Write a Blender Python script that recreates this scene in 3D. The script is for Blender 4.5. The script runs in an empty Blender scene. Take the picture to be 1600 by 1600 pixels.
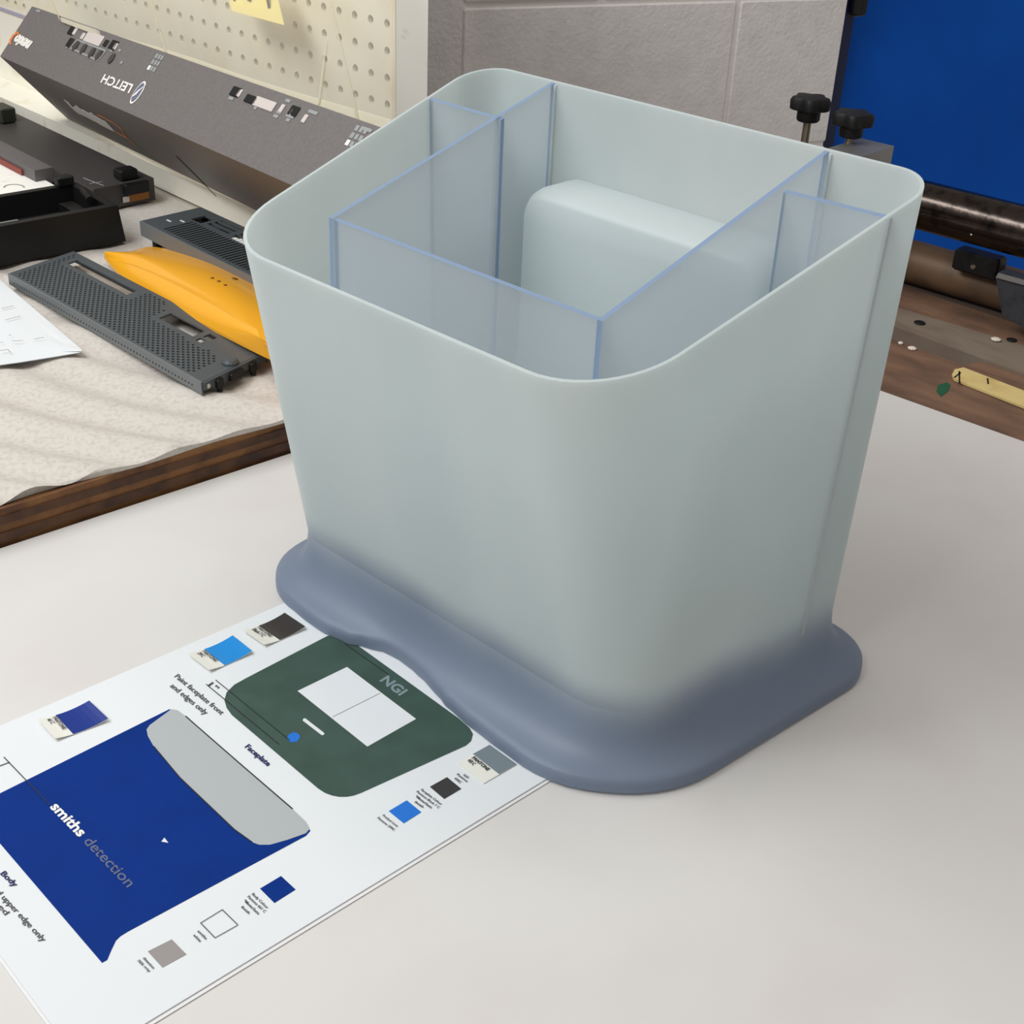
import bpy, math, random
from mathutils import Vector, Matrix
random.seed(4)
S = 0.5                                    # metres per working unit (camera stands one unit above the bench)
scene = bpy.context.scene
COL = scene.collection

# ------------------------------------------------------------------ camera, world, lights, exposure
FPX, PITCH, ROLL = 2100.0, math.radians(29.85), math.radians(-2.8)
fwd = Vector((0, math.cos(PITCH), -math.sin(PITCH)))
rgt0 = Vector((1, 0, 0)); dwn0 = fwd.cross(rgt0)
rgt = math.cos(ROLL) * rgt0 + math.sin(ROLL) * dwn0
dwn = -math.sin(ROLL) * rgt0 + math.cos(ROLL) * dwn0
EYE = Vector((0, 0, 1.0))
cam = bpy.data.objects.new('camera', bpy.data.cameras.new('camera'))
COL.objects.link(cam)
cam.data.sensor_width = 36.0; cam.data.lens = FPX / 1600 * 36.0
cam.data.clip_start = 0.01; cam.data.clip_end = 50
m = Matrix.Identity(4)
for i in range(3):
    m[i][0] = rgt[i]; m[i][1] = -dwn[i]; m[i][2] = -fwd[i]; m[i][3] = EYE[i] * S
cam.matrix_world = m
scene.camera = cam

world = bpy.data.worlds.new('room_light'); scene.world = world; world.use_nodes = True
bg = world.node_tree.nodes['Background']; bg.inputs[0].default_value = (1.0, 0.94, 0.89, 1); bg.inputs[1].default_value = 0.36

def area(name, loc, target, sx, sy, power, col):
    l = bpy.data.lights.new(name, 'AREA'); l.shape = 'RECTANGLE'; l.size = sx; l.size_y = sy; l.energy = power; l.color = col
    o = bpy.data.objects.new(name, l); COL.objects.link(o); o.location = loc
    d = Vector(target) - Vector(loc); o.rotation_euler = d.to_track_quat('-Z', 'Y').to_euler()
    return o
area('overhead_area_light', (-1.05, 0.75, 1.45), (-0.25, 0.95, 0.0), 1.3, 0.35, 17, (0.95, 0.985, 1.0))
area('overhead_area_light', (-1.25, -0.15, 1.6), (-0.45, 1.2, 0.2), 1.3, 0.35, 17, (0.97, 0.99, 1.0))
area('overhead_area_light', (0.35, 0.95, 2.1), (0.35, 1.9, 0.1), 1.2, 0.3, 9.5, (1.0, 0.96, 0.92))  # added lamp, aimed at the block wall to brighten it

scene.cycles.max_bounces = 16; scene.cycles.diffuse_bounces = 8; scene.cycles.transmission_bounces = 12; scene.cycles.transparent_max_bounces = 32
vs = scene.view_settings
vs.view_transform = 'Standard'; vs.look = 'None'; vs.gamma = 1.0; vs.use_curve_mapping = False; vs.exposure = -0.08

# ------------------------------------------------------------------ helpers
def ray(px, py):
    return rgt * ((px - 800) / FPX) + dwn * ((py - 800) / FPX) + fwd
def at(px, py, z=0.0):                     # point of the horizontal plane z (working units)
    d = ray(px, py); return EYE + d * ((z - EYE.z) / d.z)
def onp(px, py, n, pt):                    # point of the plane through pt with normal n
    d = ray(px, py); return EYE + d * ((Vector(pt) - EYE).dot(n) / d.dot(n))
def V2(deg):
    a = math.radians(deg); return Vector((math.cos(a), math.sin(a), 0))
def meet(a, b, c, d):                      # crossing of lines ab and cd in plan
    r = b - a; s = d - c; q = c - a
    t = (q.x * s.y - q.y * s.x) / (r.x * s.y - r.y * s.x); return a + r * t
UP = Vector((0, 0, 1))

def lin(c):
    return tuple(((x / 255) / 12.92 if x <= 10.3 else (((x / 255) + 0.055) / 1.055) ** 2.4) for x in c)
def mat(name, rgb, rough=0.5, metal=0.0, noise=None, bump=None, spec=0.5, coat=0.0):
    """noise=(scale, rgb2, lo, hi[, stretch]) blends to rgb2; bump=(scale, strength)"""
    mt = bpy.data.materials.new(name); mt.use_nodes = True
    nt = mt.node_tree; b = nt.nodes['Principled BSDF']
    b.inputs['Base Color'].default_value = (*lin(rgb), 1); b.inputs['Roughness'].default_value = rough
    b.inputs['Metallic'].default_value = metal; b.inputs['Specular IOR Level'].default_value = spec
    b.inputs['Coat Weight'].default_value = coat; b.inputs['Coat Roughness'].default_value = 0.1
    tc = nt.nodes.new('ShaderNodeTexCoord')
    def tex(scale, stretch=None, detail=4):
        n = nt.nodes.new('ShaderNodeTexNoise'); n.inputs['Scale'].default_value = scale; n.inputs['Detail'].default_value = detail
        if stretch:
            mp = nt.nodes.new('ShaderNodeMapping'); mp.inputs['Rotation'].default_value = (0, 0, stretch[3] if len(stretch) > 3 else 0)
            sc = nt.nodes.new('ShaderNodeMapping'); sc.inputs['Scale'].default_value = stretch[:3]
            nt.links.new(tc.outputs['Object'], mp.inputs[0]); nt.links.new(mp.outputs[0], sc.inputs[0]); nt.links.new(sc.outputs[0], n.inputs['Vector'])
        else:
            nt.links.new(tc.outputs['Object'], n.inputs['Vector'])
        return n
    if noise:
        n = tex(noise[0], noise[4] if len(noise) > 4 else None)
        rp = nt.nodes.new('ShaderNodeMapRange'); rp.inputs['From Min'].default_value = noise[2]; rp.inputs['From Max'].default_value = noise[3]
        mx = nt.nodes.new('ShaderNodeMix'); mx.data_type = 'RGBA'
        mx.inputs[6].default_value = (*lin(rgb), 1); mx.inputs[7].default_value = (*lin(noise[1]), 1)
        nt.links.new(n.outputs['Fac'], rp.inputs['Value']); nt.links.new(rp.outputs[0], mx.inputs[0]); nt.links.new(mx.outputs[2], b.inputs['Base Color'])
    if bump:
        n = tex(bump[0]); bp = nt.nodes.new('ShaderNodeBump'); bp.inputs['Strength'].default_value = bump[1]; bp.inputs['Distance'].default_value = bump[2] if len(bump) > 2 else 0.002
        nt.links.new(n.outputs['Fac'], bp.inputs['Height']); nt.links.new(bp.outputs[0], b.inputs['Normal'])
    return mt
def frosted(name, rgb, thru, clear, rough=0.5, cloud=None, tint=None):
    """translucent sheet plastic: diffuse + translucent + a little straight see-through + soft sheen"""
    mt = bpy.data.materials.new(name); mt.use_nodes = True; nt = mt.node_tree; nt.nodes.clear()
    out = nt.nodes.new('ShaderNodeOutputMaterial')
    df = nt.nodes.new('ShaderNodeBsdfDiffuse'); tl = nt.nodes.new('ShaderNodeBsdfTranslucent')
    tp = nt.nodes.new('ShaderNodeBsdfTransparent'); gl = nt.nodes.new('ShaderNodeBsdfGlossy')
    gl.inputs['Roughness'].default_value = rough; gl.inputs['Color'].default_value = (1, 1, 1, 1)
    tp.inputs['Color'].default_value = (*lin(tuple(min(255, c + 40) for c in rgb)), 1)
    for n in (df, tl): n.inputs['Color'].default_value = (*lin(rgb), 1)
    if cloud:
        tc = nt.nodes.new('ShaderNodeTexCoord'); mp = nt.nodes.new('ShaderNodeMapping'); mp.inputs['Scale'].default_value = (1, 1, 0.35)
        nz = nt.nodes.new('ShaderNodeTexNoise'); nz.inputs['Scale'].default_value = cloud[1]; nz.inputs['Detail'].default_value = 3
        rp = nt.nodes.new('ShaderNodeMapRange'); rp.inputs['From Min'].default_value = 0.35; rp.inputs['From Max'].default_value = 0.7
        mx = nt.nodes.new('ShaderNodeMix'); mx.data_type = 'RGBA'
        mx.inputs[6].default_value = (*lin(rgb), 1); mx.inputs[7].default_value = (*lin(cloud[0]), 1)
        nt.links.new(tc.outputs['Object'], mp.inputs[0]); nt.links.new(mp.outputs[0], nz.inputs['Vector'])
        nt.links.new(nz.outputs['Fac'], rp.inputs['Value']); nt.links.new(rp.outputs[0], mx.inputs[0])
        last = mx.outputs[2]
        if tint:                                  # (rgb, z0, z1): plastic's blue tint plus painted foot shade, fading from z0 to z1
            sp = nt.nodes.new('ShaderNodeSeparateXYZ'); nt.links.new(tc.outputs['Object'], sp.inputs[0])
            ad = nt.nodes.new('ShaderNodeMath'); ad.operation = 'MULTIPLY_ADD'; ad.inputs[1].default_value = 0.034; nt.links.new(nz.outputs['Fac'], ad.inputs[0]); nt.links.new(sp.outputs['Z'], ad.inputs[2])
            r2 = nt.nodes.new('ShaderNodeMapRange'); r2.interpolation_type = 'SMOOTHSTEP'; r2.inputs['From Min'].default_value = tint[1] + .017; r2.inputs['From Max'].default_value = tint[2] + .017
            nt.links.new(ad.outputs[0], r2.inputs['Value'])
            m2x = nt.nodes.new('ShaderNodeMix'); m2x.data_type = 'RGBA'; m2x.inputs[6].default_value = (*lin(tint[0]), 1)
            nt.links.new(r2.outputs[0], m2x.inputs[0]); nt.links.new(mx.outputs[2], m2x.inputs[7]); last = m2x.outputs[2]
        for n in (df, tl): nt.links.new(last, n.inputs['Color'])
    m1 = nt.nodes.new('ShaderNodeMixShader'); m1.inputs[0].default_value = thru
    nt.links.new(df.outputs[0], m1.inputs[1]); nt.links.new(tl.outputs[0], m1.inputs[2])
    m2 = nt.nodes.new('ShaderNodeMixShader'); m2.inputs[0].default_value = clear
    nt.links.new(m1.outputs[0], m2.inputs[1]); nt.links.new(tp.outputs[0], m2.inputs[2])
    lw = nt.nodes.new('ShaderNodeLayerWeight'); lw.inputs[0].default_value = 0.5
    pw = nt.nodes.new('ShaderNodeMath'); pw.operation = 'POWER'; pw.inputs[1].default_value = 4.0; nt.links.new(lw.outputs['Facing'], pw.inputs[0])
    fr = nt.nodes.new('ShaderNodeMath'); fr.operation = 'MULTIPLY_ADD'; fr.inputs[1].default_value = 0.22; fr.inputs[2].default_value = 0.025; nt.links.new(pw.outputs[0], fr.inputs[0])
    m3 = nt.nodes.new('ShaderNodeMixShader')
    nt.links.new(fr.outputs[0], m3.inputs[0]); nt.links.new(m2.outputs[0], m3.inputs[1]); nt.links.new(gl.outputs[0], m3.inputs[2])
    nt.links.new(m3.outputs[0], out.inputs[0])
    return mt

class MB:
    def __init__(s): s.v = []; s.f = []; s.m = []
    def add(s, pts, faces, mi=0):
        b = len(s.v); s.v += [Vector(p) for p in pts]
        for f in faces: s.f.append([b + i for i in f]); s.m.append(mi)
    def prism(s, pts, h, mi=0):            # pts: outline, h: offset vector
        n = len(pts); h = Vector(h)
        s.add(list(pts) + [Vector(p) + h for p in pts], [list(range(n))[::-1], list(range(n, 2 * n))] + [[i, (i + 1) % n, n + (i + 1) % n, n + i] for i in range(n)], mi)
    def box(s, o, a, b, c, mi=0):          # corner and three edge vectors
        o, a, b, c = map(Vector, (o, a, b, c)); s.prism([o, o + a, o + a + b, o + b], c, mi)
    def cbox(s, c, ax, ay, az, mi=0):      # centre and half-edge vectors
        c, ax, ay, az = map(Vector, (c, ax, ay, az)); s.box(c - ax - ay - az, ax * 2, ay * 2, az * 2, mi)
    def bbox(s, c, ax, ay, az, bev, mi=0): # box whose eight corners and top edges are chamfered
        c, ax, ay, az = map(Vector, (c, ax, ay, az)); lx, ly, lz = ax.length, ay.length, az.length
        ux, uy, uz = ax / lx, ay / ly, az / lz
        def ring(ix, z):
            x, y = lx - ix, ly - ix
            return [c + ux * p + uy * q + uz * z for p, q in ((-x + bev, -y), (x - bev, -y), (x, -y + bev), (x, y - bev), (x - bev, y), (-x + bev, y), (-x, y - bev), (-x, -y + bev))]
        s.loft([ring(bev, -lz), ring(0, -lz + bev), ring(0, lz - bev), ring(bev, lz)], True, True, mi)
    def loft(s, rings, closed=True, caps=False, mi=0):
        n = len(rings[0]); b = len(s.v)
        for r in rings: s.v += [Vector(p) for p in r]
        for j in range(len(rings) - 1):
            for i in range(n if closed else n - 1):
                k = (i + 1) % n; s.f.append([b + j * n + i, b + j * n + k, b + (j + 1) * n + k, b + (j + 1) * n + i]); s.m.append(mi)
        if caps:
            s.f.append([b + i for i in range(n)][::-1]); s.m.append(mi)
            s.f.append([b + (len(rings) - 1) * n + i for i in range(n)]); s.m.append(mi)
    def tube(s, p0, p1, r, n=16, mi=0, r1=None):
        p0, p1 = Vector(p0), Vector(p1); d = (p1 - p0).normalized(); a = d.orthogonal().normalized(); b = d.cross(a)
        ring = lambda p, q: [p + (a * math.cos(2 * math.pi * i / n) + b * math.sin(2 * math.pi * i / n)) * q for i in range(n)]
        s.loft([ring(p0, r), ring(p1, r if r1 is None else r1)], True, True, mi)
    def lathe(s, base, axis, prof, n=20, mi=0, star=None):
        axis = Vector(axis).normalized(); a = axis.orthogonal().normalized(); b = axis.cross(a)
        rings = []
        for r, h, *k in prof:
            rr = []
            for i in range(n):
                t = 2 * math.pi * i / n; q = r * (1 + (star[1] * math.cos(star[0] * t) if star and k else 0))
                rr.append(Vector(base) + axis * h + (a * math.cos(t) + b * math.sin(t)) * q)
            rings.append(rr)
        s.loft(rings, True, True, mi)
    def build(s, name, mats, parent=None, smooth=False, origin=None):
        mats = mats if isinstance(mats, (list, tuple)) else [mats]
        xs = [p * S for p in s.v]
        if parent is not None: o = parent['_w'] if '_w' in parent else (0, 0, 0); org = Vector(o)
        elif origin is not None: org = Vector(origin) * S
        else:
            lo = [min(p[i] for p in xs) for i in range(3)]; hi = [max(p[i] for p in xs) for i in range(3)]
            org = Vector(((lo[0] + hi[0]) / 2, (lo[1] + hi[1]) / 2, lo[2]))
        me = bpy.data.meshes.new(name); me.from_pydata([p - org for p in xs], [], s.f)
        for mm in mats: me.materials.append(mm)
        for p, i in zip(me.polygons, s.m): p.material_index = i; p.use_smooth = smooth
        me.update()
        import bmesh
        bm = bmesh.new(); bm.from_mesh(me); bmesh.ops.recalc_face_normals(bm, faces=bm.faces); bm.to_mesh(me); bm.free()
        if smooth: me.set_sharp_from_angle(angle=math.radians(40))
        ob = bpy.data.objects.new(name, me); COL.objects.link(ob)
        ob['_w'] = tuple(org)
        if parent is not None: ob.parent = parent
        else: ob.location = org
        return ob
def thing(name, base, label, cat, group=None):
    o = bpy.data.objects.new(name, None); COL.objects.link(o); o.empty_display_size = 0.03
    o.location = Vector(base) * S; o['_w'] = tuple(o.location); o['label'] = label; o['category'] = cat
    if group: o['group'] = group
    return o
def tag(o, label, cat, group=None):
    o['label'] = label; o['category'] = cat
    if group: o['group'] = group
    return o
def struct(o, label=None):
    o['kind'] = 'structure'
    if label: o['label'] = label
    return o
def flat(name, pts, m, parent, lift=Vector((0, 0, 0.0004))):   # printed area: a very thin raised patch
    b = MB(); b.prism([Vector(p) for p in pts], lift); return b.build(name, m, parent)
def strip(name, p, q, w, m, parent, n=UP, lift=0.0004):
    d = (Vector(q) - Vector(p)).normalized(); s_ = d.cross(n).normalized() * w / 2; b = MB()
    b.prism([p - s_, q - s_, q + s_, p + s_], n * lift); return b.build(name, m, parent)
def text(name, s, p0, p1, top, m, parent, n=UP, lift=0.0006, thick=0.0):
    """flat lettering whose baseline runs p0..p1 and whose capitals reach up to 'top' above p0"""
    cu = bpy.data.curves.new(name, 'FONT'); cu.body = s; cu.offset = thick; cu.resolution_u = 3
    ob = bpy.data.objects.new(name, cu); COL.objects.link(ob)
    bpy.context.view_layer.update()
    me = bpy.data.meshes.new_from_object(ob.evaluated_get(bpy.context.evaluated_depsgraph_get()))
    bpy.data.objects.remove(ob); bpy.data.curves.remove(cu)
    xs = [v.co.x for v in me.vertices]; x0, x1 = min(xs), max(xs); H = 0.70
    ax = (p1 - p0) / (x1 - x0); ay = (top - p0) / H
    org = Vector(parent['_w'])
    for v in me.vertices:
        v.co = (p0 + ax * (v.co.x - x0) + ay * v.co.y + n * lift) * S - org
    me.materials.clear(); me.materials.append(m); me.name = name
    o = bpy.data.objects.new(name, me); COL.objects.link(o); o.parent = parent; o['_w'] = tuple(org)
    return o
def cell_plate(mb, O, A, B, na, nb, kind, T, hole=0.32, n=8, stag=False, sy=1.0):
    """perforated plate: grid of na x nb cells spanned by edge vectors A, B; T: thickness vector (down)"""
    a, b = A / na, B / nb
    get = lambda i, j: kind(i, j) if 0 <= i < na and 0 <= j < nb else 'void'
    for i in range(na):
        for j in range(nb):
            k = kind(i, j)
            if k == 'void': continue
            o = O + a * i + b * j
            if k == 'hole':
                c = o + (a + b) / 2; 
                rim = [o + a, o + a + b / 2, o + a + b, o + a / 2 + b, o + b, o + b / 2, o, o + a / 2]
                rim = rim[1:] + rim[:1]
                hl = [c + a * (hole * math.cos(math.pi / 4 * q)) + b * (hole * sy * math.sin(math.pi / 4 * q)) for q in range(8)]
                mb.loft([rim, hl, [p + T for p in hl], [p + T for p in rim]], True)
            else:
                mb.add([o, o + a, o + a + b, o + b, o + T, o + a + T, o + a + b + T, o + b + T], [[0, 1, 2, 3], [7, 6, 5, 4]])
            for di, dj, p, q in ((1, 0, o + a, o + a + b), (-1, 0, o, o + b), (0, 1, o + b, o + a + b), (0, -1, o, o + a)):
                if get(i + di, j + dj) == 'void': mb.add([p, q, q + T, p + T], [[0, 1, 2, 3]])
def inside(p, poly):
    r = False
    for i in range(len(poly)):
        a, b = poly[i - 1], poly[i]
        if (a[1] > p[1]) != (b[1] > p[1]) and p[0] < (b[0] - a[0]) * (p[1] - a[1]) / (b[1] - a[1]) + a[0]: r = not r
    return r

# ------------------------------------------------------------------ materials
M = dict(
    sheet=mat('white_laminate', (216, 213, 209), 0.42, noise=(9, (212, 207, 203), 0.45, 0.7)),
    wood=mat('stained_bench_wood', (128, 96, 74), 0.75, noise=(16, (92, 68, 54), 0.35, 0.7, (1, 2.4, 1, math.radians(43))), bump=(60, 0.3)),
    wood_grey=mat('grey_worn_plank', (126, 112, 98), 0.8, noise=(16, (110, 92, 80), 0.4, 0.7, (1, 2.4, 1, math.radians(43))), bump=(60, 0.3)),
    wood_dark=mat('dark_groove_wood', (82, 66, 56), 0.85, noise=(24, (66, 52, 46), 0.4, 0.7)),
    foam=mat('packing_foam', (204, 197, 188), 0.9, noise=(260, (184, 176, 168), 0.45, 0.8), bump=(420, 0.4, 0.001), spec=0.2),
    cream=mat('cream_painted_board', (250, 246, 232), 0.5, noise=(30, (226, 208, 164), 0.58, 0.8)),
    peg=mat('cream_pegboard', (244, 236, 214), 0.5, noise=(14, (236, 224, 196), 0.45, 0.7)),
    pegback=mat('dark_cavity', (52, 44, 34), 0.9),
    white=mat('white_paint', (250, 248, 240), 0.5, noise=(60, (226, 218, 204), 0.62, 0.8)),
    cmu=mat('grey_block_paint', (218, 214, 211), 0.6, bump=(170, 0.4, 0.003), noise=(40, (210, 206, 204), 0.4, 0.7)),
    mortar=mat('grey_mortar', (222, 217, 212), 0.7, bump=(120, 0.4, 0.003)),
    blue=mat('blue_panel', (0, 82, 182), 0.7, noise=(5, (0, 74, 168), 0.4, 0.7), spec=.15),
    navy=mat('gap_shade_navy', (8, 26, 66), 0.6),  # colour of the painted shade in the wall gap
    black=mat('black_plastic', (15, 15, 16), 0.55, spec=.35), blackm=mat('black_steel', (34, 33, 34), 0.45, 0.6, noise=(60, (16, 16, 17), 0.45, 0.65)),
    steel=mat('dark_polished_steel', (74, 66, 61), 0.2, 1.0, noise=(70, (34, 30, 28), 0.5, 0.75), bump=(220, 0.08)),
    stud=mat('zinc_thread', (150, 138, 122), 0.4, 0.9), alu=mat('milled_aluminium', (150, 150, 150), 0.45, 0.7),
    brownpipe=mat('brown_dusty_pipe', (112, 88, 66), 0.55, 0.2, noise=(24, (86, 66, 50), 0.4, 0.7)),
    tape=mat('masking_tape', (214, 190, 128), 0.7, noise=(40, (196, 168, 104), 0.5, 0.75)),
    green=mat('dried_green_paint', (24, 84, 58), 0.6), chipw=mat('pale_wood_chip', (222, 208, 194), 0.8),
    paper=mat('white_print_paper', (224, 227, 229), 0.6), paper2=mat('white_paper_under', (226, 226, 226), 0.6),
    ink_green=mat('print_dark_green', (64, 86, 78), 0.6, noise=(40, (56, 76, 68), 0.4, 0.7), spec=.25),
    ink_blue=mat('print_blue', (0, 46, 126), 0.6, noise=(30, (0, 43, 118), 0.45, 0.75), spec=.12),
    ink_grey=mat('print_light_grey', (172, 176, 178), 0.6), ink_mid=mat('print_mid_grey', (148, 142, 140), 0.6),
    ink_dark=mat('print_black', (48, 46, 46), 0.6), ink_line=mat('print_line', (34, 34, 36), 0.6), ink_cyan=mat('print_bright_blue', (14, 110, 206), 0.55),
    ink_navy=mat('print_navy_text', (34, 36, 92), 0.6), ink_txt=mat('print_grey_text', (70, 70, 72), 0.6), ink_sheen=mat('print_pale_text', (126, 142, 146), 0.6),
    ink_detect=mat('print_taupe_text', (92, 98, 128), 0.6),
    chip=mat('swatch_card', (232, 230, 220), 0.5), chip_navy=mat('swatch_navy', (14, 46, 132), 0.3), chip_sky=mat('swatch_sky', (14, 136, 212), 0.3),
    chip_black=mat('swatch_black', (50, 47, 46), 0.25), chip_grey=mat('swatch_grey', (118, 130, 136), 0.3),
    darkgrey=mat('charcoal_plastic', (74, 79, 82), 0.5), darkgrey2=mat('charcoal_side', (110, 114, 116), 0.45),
    chassis=mat('dark_chassis', (62, 58, 57), 0.55), bezel=mat('graphite_painted_metal', (112, 107, 105), 0.5, noise=(300, (106, 101, 99), 0.4, 0.6)),
    bezelin=mat('bezel_inside', (40, 38, 38), 0.7), orange=mat('orange_gloss_plastic', (248, 176, 40), 0.25, coat=0.4),
    orange_ink=mat('orange_print', (226, 132, 70), 0.5), white_ink=mat('white_print', (238, 234, 228), 0.5), grey_ink=mat('grey_print', (150, 152, 152), 0.5),
    copper=mat('copper_connector', (140, 92, 48), 0.4, 0.7), lens=mat('pale_button', (206, 196, 190), 0.4), red=mat('red_line', (140, 62, 52), 0.6),
    sticky=mat('yellow_note', (246, 228, 146), 0.8), mark=mat('marker_black', (24, 22, 22), 0.7),
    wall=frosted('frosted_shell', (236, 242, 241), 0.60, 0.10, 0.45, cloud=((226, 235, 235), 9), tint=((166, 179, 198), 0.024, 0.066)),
    panel=frosted('clear_blue_sheet', (214, 220, 226), 0.55, 0.60, 0.25),
    pedge=frosted('sheet_cut_edge', (152, 172, 202), 0.3, 0.15, 0.3),
    bond=frosted('bonded_joint', (228, 233, 234), 0.5, 0.2, 0.45),
    box_in=frosted('frosted_box', (222, 230, 230), 0.4, 0.04, 0.5),
    pouch=frosted('clear_vinyl', (246, 242, 228), 0.4, 0.87, 0.12), hem=frosted('vinyl_hem', (236, 230, 212), 0.4, 0.35, 0.2),
    ply1=mat('ply_light', (136, 92, 50), 0.7, noise=(30, (92, 58, 34), 0.4, 0.65, (1, 9, 1, math.radians(-47)))),
    ply2=mat('ply_dark', (92, 60, 38), 0.75, noise=(30, (58, 38, 28), 0.4, 0.65, (1, 9, 1, math.radians(-47)))),
)

# ------------------------------------------------------------------ setting: bench, sheet, walls
L0, L1 = at(0, 857), at(455, 708)                 # left edge of the white sheet
R0, R1 = at(1375, 610), at(1600, 690)             # far edge of the white sheet
CORNER = meet(L0, L1, R0, R1)
dL = (L1 - L0).normalized(); dR = (R1 - R0).normalized()
T_SH = 0.006
q = MB(); q.prism([CORNER, CORNER + dR * 1.9, CORNER + dR * 1.9 - dL * 2.9, CORNER - dL * 2.9], (0, 0, -T_SH))
tag(q.build('white_sheet', M['sheet']), 'large white laminate sheet spread over the bench under the frosted container', 'sheet')

bench = thing('workbench', CORNER + Vector((0, 0, -0.15)), 'worn dark brown wooden bench with paint stains beyond the white sheet', 'workbench')
q = MB(); q.box(CORNER - dL * 3.0 - dR * 2.6 + Vector((0, 0, -0.15)), dR * 4.7, dL * 3.2, (0, 0, 0.0995)); q.build('slab', M['wood_dark'], bench)
def plank(pts, z0, z1, mm, name='plank'):
    b = MB(); b.prism([Vector((p.x, p.y, z0)) for p in pts], (0, 0, z1 - z0)); return b.build(name, mm, bench)
def pl(a, b, z, s0, s1):                           # part of an edge line, extended
    A_, B_ = at(*a, z), at(*b, z); d = (B_ - A_).normalized(); return A_ + d * s0, A_ + d * s1
zp = -T_SH - 0.0005
LE0, LE1 = CORNER + dR * .004, CORNER + dR * .004 + dL
a0 = CORNER - dL * 0.5 - dR * 0.9; a1 = CORNER - dL * 0.5 + dR * 1.6
b0, b1 = pl((1439, 546), (1508, 572), zp, -0.75, 0.107); b0 = meet(b0, b1, LE0, LE1)
q = MB()
plank([CORNER - dL * 3.0 - dR * 0.0, CORNER - dL * 3.0 + dR * 2.1, CORNER - dL * 0.02 + dR * 2.1, CORNER - dL * 0.02], -0.05, zp, M['wood'])
e0, e1 = pl((1397, 510), (1542, 563), 0.0, -0.9, 1.0)
f0, f1 = pl((1432, 489), (1545, 523), 0.0, -0.9, 1.0)
g0, g1 = pl((1410, 447), (1600, 510), 0.0, -0.9, 1.0)
e0, f0, g0 = (meet(p_, q_, LE0, LE1) for p_, q_ in ((e0, e1), (f0, f1), (g0, g1)))
gr = at(1508, 572, zp); gr2 = at(1542, 563, zp)
plank([CORNER - dL * 0.02 + dR * .004, gr + dR * 0.9 - dL * 0.2, gr + dR * 0.9, gr, b0], -0.05, zp, M['wood'])
plank([gr, gr + dR * 0.9, gr2 + dR * 0.9, gr2], -0.05, zp + 0.001, M['wood'])
plank([e0, e1, f1, f0], -0.05, 0.0, M['wood_grey'])
plank([f0, f1, g1, g0], -0.05, 0.001, M['wood'])
q = MB(); q.box(g0 + Vector((0, 0, -.05)), g1 - g0, dL * 0.11, (0, 0, .049)); q.build('plank', M['wood_dark'], bench)
for (x, y, rx) in ((1437, 504, 0.012), (1581, 531, 0.011)):
    c = at(x, y, 0.002); b = MB(); b.lathe(c, UP, [(rx, 0), (rx * 0.9, 0.0012)], 12); b.build('screw_hole', M['black'], bench)
c = at(1474, 609, zp); b = MB(); b.prism([at(1463, 612, zp), at(1466, 602, zp), at(1480, 598, zp), at(1485, 602, zp), at(1481, 612, zp), at(1470, 620, zp)], (0, 0, 0.001)); b.build('paint_spot', M['green'], bench)
tag_t = MB(); tz = zp + 0.0015
tag_t.prism([at(x, y, tz) for x, y in ((1487, 588), (1491, 580), (1505, 577), (1640, 629), (1640, 655), (1500, 599), (1490, 595))], (0, 0, 0.004))
tp_ = thing('masking_tape_strip', at(1487, 588, tz), 'torn cream masking tape strip stuck along the brown bench', 'tape')
tag_t.build('tape_body', M['tape'], tp_)
for p_, q_ in (((1499, 580), (1499, 600)), ((1491, 590), (1501, 582)), ((1543, 591), (1544, 600))):
    strip('crease', at(*p_, tz + .0042), at(*q_, tz + .0042), 0.003, M['mark'], tp_)
for i, (x, y, w) in enumerate(((1407, 537, 4), (1425, 545, 7), (1556, 531, 8))):
    z = zp + .001 if i < 2 else 0.002
    c = at(x, y, z); r_ = w * 1.25 / 1000; b = MB()
    b.lathe(c, UP, [(r_, 0), (r_ * 1.05, .002), (r_ * 0.6, .004)], 7)
    tag(b.build('wood_chip', M['chipw']), ('tiny pale chip on the bench nearest the container', 'pale chip lying in the bench groove', 'oval white chip on the grey plank')[i], 'chip', 'pale chips on the brown bench')

# left bench: layered plywood board with packing foam on top
ZB = 0.055
ply = thing('plywood_board', L0 - dR * 0.8 + Vector((0, 0, -.05)), 'thick dark-edged plywood board under the packing foam', 'board')
Lb = CORNER - dL * 3.2 - dR * 0.004; Lf = CORNER + dL * 1.35 - dR * 0.004
nlay = 6
eP = V2(-45.5); nP = Vector((-eP.y, eP.x, 0)); cP = 1.63715        # pegboard: direction along it, normal away from camera
def PBL(k): return eP * k + nP * (cP - .004)
Lf = meet(Lb, Lf, PBL(0), PBL(1)); PKL = meet(Lb - dR * 1.9, Lb - dR * 1.9 + dL, PBL(0), PBL(1))
for i in range(nlay):
    z0 = -0.05 + (ZB + 0.05) * i / nlay if i else -0.05
    z0 = [-.05, -.008, .006, .019, .032, .044][i]; z1 = [-.008, .006, .019, .032, .044, ZB][i]
    off = [0.0, 0.0025, 0.0, 0.003, 0.0008, 0.003][i]
    b = MB(); b.prism([Lb - dR * off + UP * z0, Lf - dR * off + UP * z0, PKL + UP * z0, Lb - dR * 1.9 + UP * z0], (0, 0, z1 - z0)); b.build('ply_layer', M['ply2' if i % 2 == 0 else 'ply1'], ply)
fo = MB(); rows = []
nu, nv = 340, 110
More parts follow.
